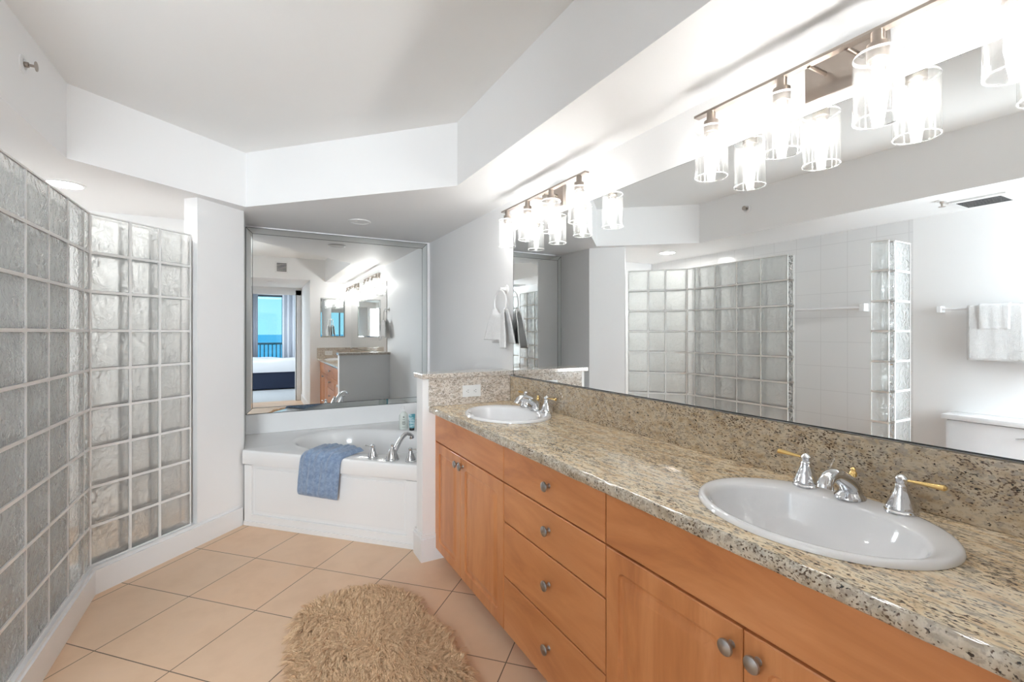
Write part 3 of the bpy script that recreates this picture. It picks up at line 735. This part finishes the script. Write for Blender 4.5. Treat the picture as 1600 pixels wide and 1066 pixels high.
mt, nt, b = newmat('teal_tube'); v = coords(nt, (20, 20, 60)); nt.links.new(ramp(nt, noise(nt, v, 1, 3), [(.45, (.10, .33, .40)), (.55, (.45, .62, .66))]), b.inputs['Base Color']); b.inputs['Roughness'].default_value = .35
obj('tube_body', bm, mt, t, smooth=50)
# blue towel draped over the tub edge
bm = bmesh.new(); nu, thk = 46, .010
top = ZT+.004
pathpts = [(.175, ZT+.0035), (.15, ZT+.004), (.10, top+.001), (.05, top+.001), (.015, top), (-.006, top-.004), (-.018, top-.018), (-.020, top-.05), (-.0205, top-.10), (-.021, top-.15), (-.021, top-.20), (-.021, ZT-.245)]
path = spline([(a, b_, 0) for a, b_ in pathpts], 4); nv = len(path)
def tw(u, j, lay):
    q = path[j]; f = j/(nv-1)
    s0 = .505*(1-f)+.455*f - .04*max(0, .3-f); s1 = .80*(1-f)+.745*f
    s_1 = s0+(s1-s0)*u
    tx = (path[min(j+1, nv-1)]-path[max(j-1, 0)]).normalized(); nx = Vector((tx.y, -tx.x))  # outward
    if nx.y < 0 and j < nv*.4: nx = -nx
    if j >= nv*.4 and nx.x > 0: nx = -nx
    edge = (1-abs(2*u-1)**6)
    th = .002+lay*(.034*edge**.5*(1+.12*math.sin(u*19+j*.2)+.10*math.sin(u*41)) + .002*random.random())
    if f > .93: th *= max(0.05, 1-((f-.93)/.07)**2*.85)
    if f < .06: th *= .4+f/.06*.6
    zsag = -.010*u*f
    return tb(s_1, q.x+nx.x*th, q.y+nx.y*th+zsag)
G = {}
for lay in (0, 1):
    for j in range(nv):
        for i in range(nu+1): G[lay, j, i] = bm.verts.new(tw(i/nu, j, lay))
for j in range(nv-1):
    for i in range(nu):
        bm.faces.new([G[1, j, i], G[1, j, i+1], G[1, j+1, i+1], G[1, j+1, i]]); bm.faces.new([G[0, j, i], G[0, j+1, i], G[0, j+1, i+1], G[0, j, i+1]])
for j in range(nv-1):
    for i in (0, nu): bm.faces.new([G[0, j, i], G[1, j, i], G[1, j+1, i], G[0, j+1, i]])
for i in range(nu):
    for j in (0, nv-1): bm.faces.new([G[0, j, i], G[0, j, i+1], G[1, j, i+1], G[1, j, i]])
sweep_fix(bm); o = obj('bath_towel', bm, M['blue_terry'], smooth='all'); tag(o, 'light blue terry towel draped over the front edge of the bathtub', 'towel')

# ------------------------------------------------------------------ towel ring with white towel
ty, tz = 2.585, 1.46
t = empty('towel_ring', (XV, ty, tz+.085), 'white towel ring on the wall above the low wall', 'towel ring')
bm = bmesh.new(); lathe(bm, [(.028, 0), (.028, -.006), (.012, -.012), (.010, -.045), (.013, -.05), (.001, -.052)], (XV-.0005, ty, tz+.088), 20, 'X'); sweep_fix(bm); obj('mount', bm, M['plastic'], t, smooth=40)
bm = bmesh.new(); xr = XV-.047; pts = [(xr, ty+.080*math.sin(a), tz+.082*math.cos(a)) for a in [2*PI*i/40 for i in range(41)]]
tube(bm, pts, .0055, 10, cap=False); bmesh.ops.remove_doubles(bm, verts=list(bm.verts), dist=1e-5); sweep_fix(bm); obj('ring', bm, M['plastic'], t, smooth=50)
def cloth_fold(name, label, cat, fn, nu, nv, m_, grp=None):
    """closed sheet: fn(u, v, side) -> point"""
    bm = bmesh.new(); G = {}
    for s_1 in (0, 1):
        for j in range(nv+1):
            for i in range(nu+1): G[s_1, j, i] = bm.verts.new(fn(i/nu, j/nv, s_1))
    for j in range(nv):
        for i in range(nu):
            for s_1 in (0, 1): bm.faces.new([G[s_1, j, i], G[s_1, j, i+1], G[s_1, j+1, i+1], G[s_1, j+1, i]])
    for j in range(nv):
        for i in (0, nu): bm.faces.new([G[0, j, i], G[1, j, i], G[1, j+1, i], G[0, j+1, i]])
    for i in range(nu):
        for j in (0, nv): bm.faces.new([G[0, j, i], G[0, j, i+1], G[1, j, i+1], G[1, j, i]])
    sweep_fix(bm); o = obj(name, bm, m_, smooth='all'); tag(o, label, cat, grp); return o
def ht(u, v_, s_1):   # v: 0 over the ring, 1 at the hem; both layers hang from the ring's lower arc
    # parametrise a loop: front hem .. over ring .. back hem
    L = 2*v_-1; f = abs(L); w_ = .066+.085*f**.8; y = ty+(u-.5)*2*w_+.012*f
    zt_ = tz-.082+.009
    x = xr - (.012+.016*f)*(1 if L < 0 else -1)*min(1, f*8)
    drop = .155 if L < 0 else .175
    if L < 0 and u < .30: drop += .05
    z = zt_ - (f**1.1)*drop+.004*math.cos(min(1, f*8)*PI/2) + .038*((u-.5)*2)**2*(1-f)
    wav = .006*math.sin(u*14+1)*f
    n_ = 1 if L < 0 else -1
    return (x-wav*.5-(s_1*.007)*n_, y, z-(.0 if f > .1 else -s_1*.006))
cloth_fold('hand_towel', 'white hand towel hanging through the towel ring', 'towel', ht, 26, 44, M['white_terry'])

# ------------------------------------------------------------------ shower and toilet side (seen in the vanity mirror)
def rail(name, x, y0, y1, z, label, cat, m_, r=.011, ends=.03):
    t = empty(name, (x, (y0+y1)/2, z), label, cat)
    bm = bmesh.new(); tube(bm, [(x+.055, y0+.01, z), (x+.055, y1-.01, z)], r, 14); obj('bar', bm, m_, t, smooth=40)
    for y in (y0+.01, y1-.01):
        obj('mount', bx(x+.0008, x+.066, y-ends*.6, y+ends*.6, z-ends, z+ends, bev=.004), m_, t)
rail('shower_towel_bar', XR, 1.84, 2.50, 1.47, 'white bar on the tiled shower wall, seen in the vanity mirror', 'towel bar', M['porcelain'])
rail('towel_bar', XR, .985, 1.40, 1.435, 'white towel bar above the toilet, seen in the vanity mirror', 'towel bar', M['porcelain'], .008, .022)
def over_bar(name, label, y0, y1, zf, zb, d0, th, grp=None):
    xb = XR+.055; zb_ = 1.435
    def fn(u, v_, s_1):
        L = 2*v_-1; f = abs(L); n_ = 1 if L < 0 else -1
        r_ = d0+(th if s_1 else 0)
        if f < .12: a = f/.12*PI/2; x = xb+n_*r_*math.sin(a); z = zb_+r_*math.cos(a)
        else:
            x = xb+n_*r_; z = zb_-(f-.12)/.88*((zb_-zf) if L < 0 else (zb_-zb))
            if s_1 and f > .97: x -= n_*.004
        return (x+.0015*math.sin(u*17)*n_*(f), y0+(y1-y0)*u, z)
    return cloth_fold(name, label, 'towel', fn, 16, 40, M['white_terry'], grp)
over_bar('bath_towel', 'large white bath towel folded over the bar above the toilet', .985, 1.245, 1.10, 1.16, .0095, .011)
over_bar('washcloth', 'small white washcloth folded over the white bath towel', 1.045, 1.19, 1.30, 1.33, .0220, .006)
# hand towel bunched on a hook beside the bath towel
t = empty('towel_hook', (XR, .90, 1.47), 'small chrome hook beside the white bath towel, right edge of the vanity mirror', 'hook')
bm = bmesh.new(); pts = [(XR+.001, .90, 1.49), (XR+.05, .90, 1.475), (XR+.058, .90, 1.50)]; tube(bm, pts, .005, 8); obj('hook_arm', bm, M['chrome'], t, smooth=40)
bm = bmesh.new(); seg = 36; rg = []
for z, rx, ry in ((1.472, .008, .012), (1.44, .022, .03), (1.38, .032, .046), (1.25, .036, .055), (1.03, .040, .062), (1.02, .036, .058)):
    rg.append([bm.verts.new((XR+.062+rx*(1+.22*math.sin(6*2*PI*i/seg+z*2))*math.cos(2*PI*i/seg)*.9, .90+ry*math.sin(2*PI*i/seg), z)) for i in range(seg)])
for a, b_ in zip(rg, rg[1:]):
    for i in range(seg): bm.faces.new([a[i], a[(i+1) % seg], b_[(i+1) % seg], b_[i]])
bm.faces.new(rg[0]); bm.faces.new(rg[-1]); sweep_fix(bm); tag(obj('hand_towel', bm, M['white_terry'], smooth='all'), 'white hand towel bunched on the hook beside the bath towel', 'towel')
# toilet
t = empty('toilet', (-1.1, 1.10, 0), 'white two-piece toilet against the wall, seen in the vanity mirror', 'toilet')
bm = bmesh.new(); box(bm, -1.37, -1.185, .885, 1.315, .38, .715, bev=.02); obj('tank', bm, M['porcelain'], t, smooth=50)
bm = bmesh.new(); box(bm, -1.378, -1.165, .868, 1.332, .717, .752, bev=.012); obj('tank_lid', bm, M['porcelain'], t, smooth=50)
bm = bmesh.new(); tube(bm, [(-1.185, .93, .66), (-1.168, .93, .66), (-1.163, .95, .657), (-1.160, .985, .65)], [.008, .008, .006, .005], 10); obj('flush_lever', bm, M['chrome'], t, smooth=40)
bm = bmesh.new(); rg = []; seg = 36
for z, rx, ry, cx in ((0.0, .20, .11, -1.03), (.06, .19, .10, -1.03), (.18, .17, .10, -1.0), (.28, .21, .15, -.97), (.37, .25, .185, -.945), (.395, .25, .19, -.945)):
    rg.append([bm.verts.new((cx+rx*math.cos(2*PI*i/seg), 1.1+ry*math.sin(2*PI*i/seg), z)) for i in range(seg)])
for a, b_ in zip(rg, rg[1:]):
    for i in range(seg): bm.faces.new([a[i], a[(i+1) % seg], b_[(i+1) % seg], b_[i]])
bm.faces.new(rg[-1]); bm.faces.new(rg[0][::-1]); sweep_fix(bm); obj('bowl', bm, M['porcelain'], t, smooth=50)
bm = bmesh.new(); lathe(bm, [(1.0, .3955), (1.02, .40), (1.02, .425), (.97, .437), (.5, .44), (.02, .44)], (-.945, 1.1, 0), 40, sx=.245, sy=.187); sweep_fix(bm); obj('seat_lid', bm, M['plastic'], t, smooth=40)

# ------------------------------------------------------------------ bedroom furniture
t = empty('bed', (.4, -4.2, 0), 'bed with white linen and navy upholstered base, seen in the tub mirror', 'bed')
obj('bed_base', bx(-.9, 1.35, -5.1, -3.5, .02, .39, bev=.02), M['navy'], t)
def bedtop():
    bm = bmesh.new(); nx, ny = 40, 30; x0, x1, y0, y1 = -.93, 1.36, -5.12, -3.475
    def hgt(x, y):
        return .66+.025*math.sin(x*3.1+y*2)+.012*math.sin(x*9-y*6)
    rows = []
    for j in range(ny+1):
        y = y0+(y1-y0)*j/ny; rows.append([])
        for i in range(nx+1):
            x = x0+(x1-x0)*i/nx; e_ = min(i, nx-i, j, ny-j); rows[-1].append(bm.verts.new((x, y, hgt(x, y)-(.05 if e_ == 0 else .012 if e_ == 1 else 0))))
    for j in range(ny):
        for i in range(nx): bm.faces.new([rows[j][i], rows[j][i+1], rows[j+1][i+1], rows[j+1][i]])
    rim = [rows[0][i] for i in range(nx+1)]+[rows[j][nx] for j in range(1, ny+1)]+[rows[ny][i] for i in range(nx-1, -1, -1)]+[rows[j][0] for j in range(ny-1, 0, -1)]
    lo = [bm.verts.new((v_.co.x, v_.co.y, .392)) for v_ in rim]
    for k in range(len(rim)): bm.faces.new([rim[k], rim[(k+1) % len(rim)], lo[(k+1) % len(rim)], lo[k]])
    bm.faces.new(lo); return sweep_fix(bm)
obj('duvet', bedtop(), M['sheet'], t, smooth=60)
def curtain(x0, x1, label):
    bm = bmesh.new(); n = 80; lo = []; hi = []; back = []
    for i in range(n+1):
        x = x0+(x1-x0)*i/n; yy = -6.08+.035*math.sin(i*.75)+.015*math.sin(i*.31)
        lo.append((x, yy, .02)); hi.append((x, yy, 2.38))
    a = [bm.verts.new(p) for p in lo]; b_ = [bm.verts.new(p) for p in hi]; a2 = [bm.verts.new((p[0], p[1]-.004, p[2])) for p in lo]; b2 = [bm.verts.new((p[0], p[1]-.004, p[2])) for p in hi]
    for i in range(n):
        bm.faces.new([a[i], a[i+1], b_[i+1], b_[i]]); bm.faces.new([a2[i], b2[i], b2[i+1], a2[i+1]]); bm.faces.new([b_[i], b_[i+1], b2[i+1], b2[i]]); bm.faces.new([a[i], a2[i], a2[i+1], a[i+1]])
    bm.faces.new([a[0], b_[0], b2[0], a2[0]]); bm.faces.new([a[-1], a2[-1], b2[-1], b_[-1]])
    sweep_fix(bm); tag(obj('curtain', bm, M['curtain'], smooth='all'), label, 'curtain')
curtain(.62, 1.85, 'white curtain drawn to the right of the sea view, seen in the tub mirror')
curtain(-.16, .03, 'narrow white curtain at the left of the sea view, seen in the tub mirror')

# ------------------------------------------------------------------ sheepskin rug
OUT = np.array([(.150, 2.06), (.165, 2.20), (.215, 2.29), (.32, 2.335), (.44, 2.335), (.55, 2.30), (.615, 2.20), (.64, 2.08), (.655, 1.95), (.675, 1.80), (.665, 1.6), (.64, 1.4), (.60, 1.25), (.50, 1.16), (.36, 1.14), (.24, 1.20), (.17, 1.35), (.125, 1.55), (.12, 1.75), (.13, 1.92)])
sm = np.array([tuple(p)[:2] for p in spline([(x, y, 0) for x, y in list(OUT)+[OUT[0]]], 6)])[:-1]
def inside(P):
    x, y = P[:, 0], P[:, 1]; c_ = np.zeros(len(P), bool); j = len(sm)-1
    for i in range(len(sm)):
        xi, yi = sm[i]; xj, yj = sm[j]
        k = ((yi > y) != (yj > y)) & (x < (xj-xi)*(y-yi)/(yj-yi+1e-12)+xi); c_ ^= k; j = i
    return c_
t = empty('sheepskin_rug', (.4, 1.75, 0), 'shaggy beige sheepskin rug on the tile floor', 'rug')
bm = bmesh.new(); prism(bm, [tuple(p) for p in sm], .0005, .012); obj('hide', bm, M['hide'], t)
def fur():
    rng = np.random.default_rng(3); n = 105000
    P = np.stack([rng.uniform(.1, .7, n*2), rng.uniform(1.1, 2.36, n*2)], 1); P = P[inside(P)][:n]; n = len(P)
    # distance to outline and outward direction
    nc = 5000; Cc = np.stack([rng.uniform(.1, .7, nc*2), rng.uniform(1.1, 2.36, nc*2)], 1); Cc = Cc[inside(Cc)][:nc]; nc = len(Cc)
    def near(P_, Q):
        out = np.zeros(len(P_), int)
        for s_1 in range(0, len(P_), 4000): 
            d_ = ((P_[s_1:s_1+4000, None]-Q[None])**2).sum(2); out[s_1:s_1+4000] = d_.argmin(1)
        return out
    ci = near(P, Cc)
    ctr = np.stack([np.full(nc, .42), np.clip(Cc[:, 1]*.6+.75, 1.4, 2.05)], 1)
    dr = Cc-ctr; dr /= np.linalg.norm(dr, axis=1, keepdims=True)+1e-6
    ang = np.arctan2(dr[:, 1], dr[:, 0])+.9*np.sin(Cc[:, 0]*17+Cc[:, 1]*5)+.6*np.sin(Cc[:, 1]*23)*np.cos(Cc[:, 0]*11)+rng.normal(0, .28, nc)
    D = np.stack([np.cos(ang), np.sin(ang)], 1)
    ln = rng.uniform(.05, .08, nc); loose = rng.random(n) < .28
    tip = Cc+D*ln[:, None]*.9
    K = 6
    root = P; L = ln[ci]*rng.uniform(.75, 1.1, n)
    la = rng.uniform(0, 6.28, n); di = np.where(loose[:, None], np.stack([np.cos(la), np.sin(la)], 1), D[ci]); L = np.where(loose, L*.62, L); bend = rng.normal(0, .012, nc)[ci]; ph = rng.uniform(0, 6.28, nc)[ci]
    pr = np.stack([-di[:, 1], di[:, 0]], 1)
    pts = np.zeros((n, K, 3))
    hmax = rng.uniform(.024, .040, nc)[ci]*rng.uniform(.8, 1.1, n)
    own = root+di*L[:, None]; tg = tip[ci]+rng.normal(0, .0035, (n, 2))
    for k in range(K):
        f = k/(K-1); cl = (f**1.2*.58)*np.where(loose, 0, 1)[:, None]
        base = root+(own-root)*f; tgt = root+(tg-root)*f
        xy = base*(1-cl)+tgt*cl + pr*(np.sin(ph+f*6.5)*.0055*f+bend*f)[:, None]
        z = .010+hmax*np.sin(min(1, f*1.6)*PI/2)*(1-.45*max(0, f-.5)*2)
        pts[:, k, :2] = xy; pts[:, k, 2] = np.maximum(z, .006)
    wv = pr*1.0; wd = np.array([1, .95, .85, .7, .5, .12])*.00085
    ver = np.zeros((n, K, 2, 3))
    for k in range(K):
        ver[:, k, 0] = pts[:, k]; ver[:, k, 1] = pts[:, k]
        ver[:, k, 0, :2] -= wv*wd[k]; ver[:, k, 1, :2] += wv*wd[k]
        tl = rng.normal(0, .3, n); ver[:, k, 0, 2] += tl*wd[k]; ver[:, k, 1, 2] -= tl*wd[k]
    idx = np.arange(n*K*2).reshape(n, K, 2)
    F = np.stack([idx[:, :-1, 0], idx[:, :-1, 1], idx[:, 1:, 1], idx[:, 1:, 0]], -1).reshape(-1, 4)
    me = bpy.data.meshes.new('fur_pile'); V = ver.reshape(-1, 3)-np.array(wloc(t))
    me.vertices.add(len(V)); me.vertices.foreach_set('co', V.ravel().astype(np.float32))
    me.loops.add(F.size); me.loops.foreach_set('vertex_index', F.ravel().astype(np.int32))
    me.polygons.add(len(F)); me.polygons.foreach_set('loop_start', np.arange(0, F.size, 4, dtype=np.int32))
    me.polygons.foreach_set('use_smooth', np.ones(len(F), bool))
    me.update(); me.validate(); me.materials.append(M['fur'])
    o = bpy.data.objects.new('fur_pile', me); link(o); o.parent = t; o['kind'] = 'stuff'
fur()
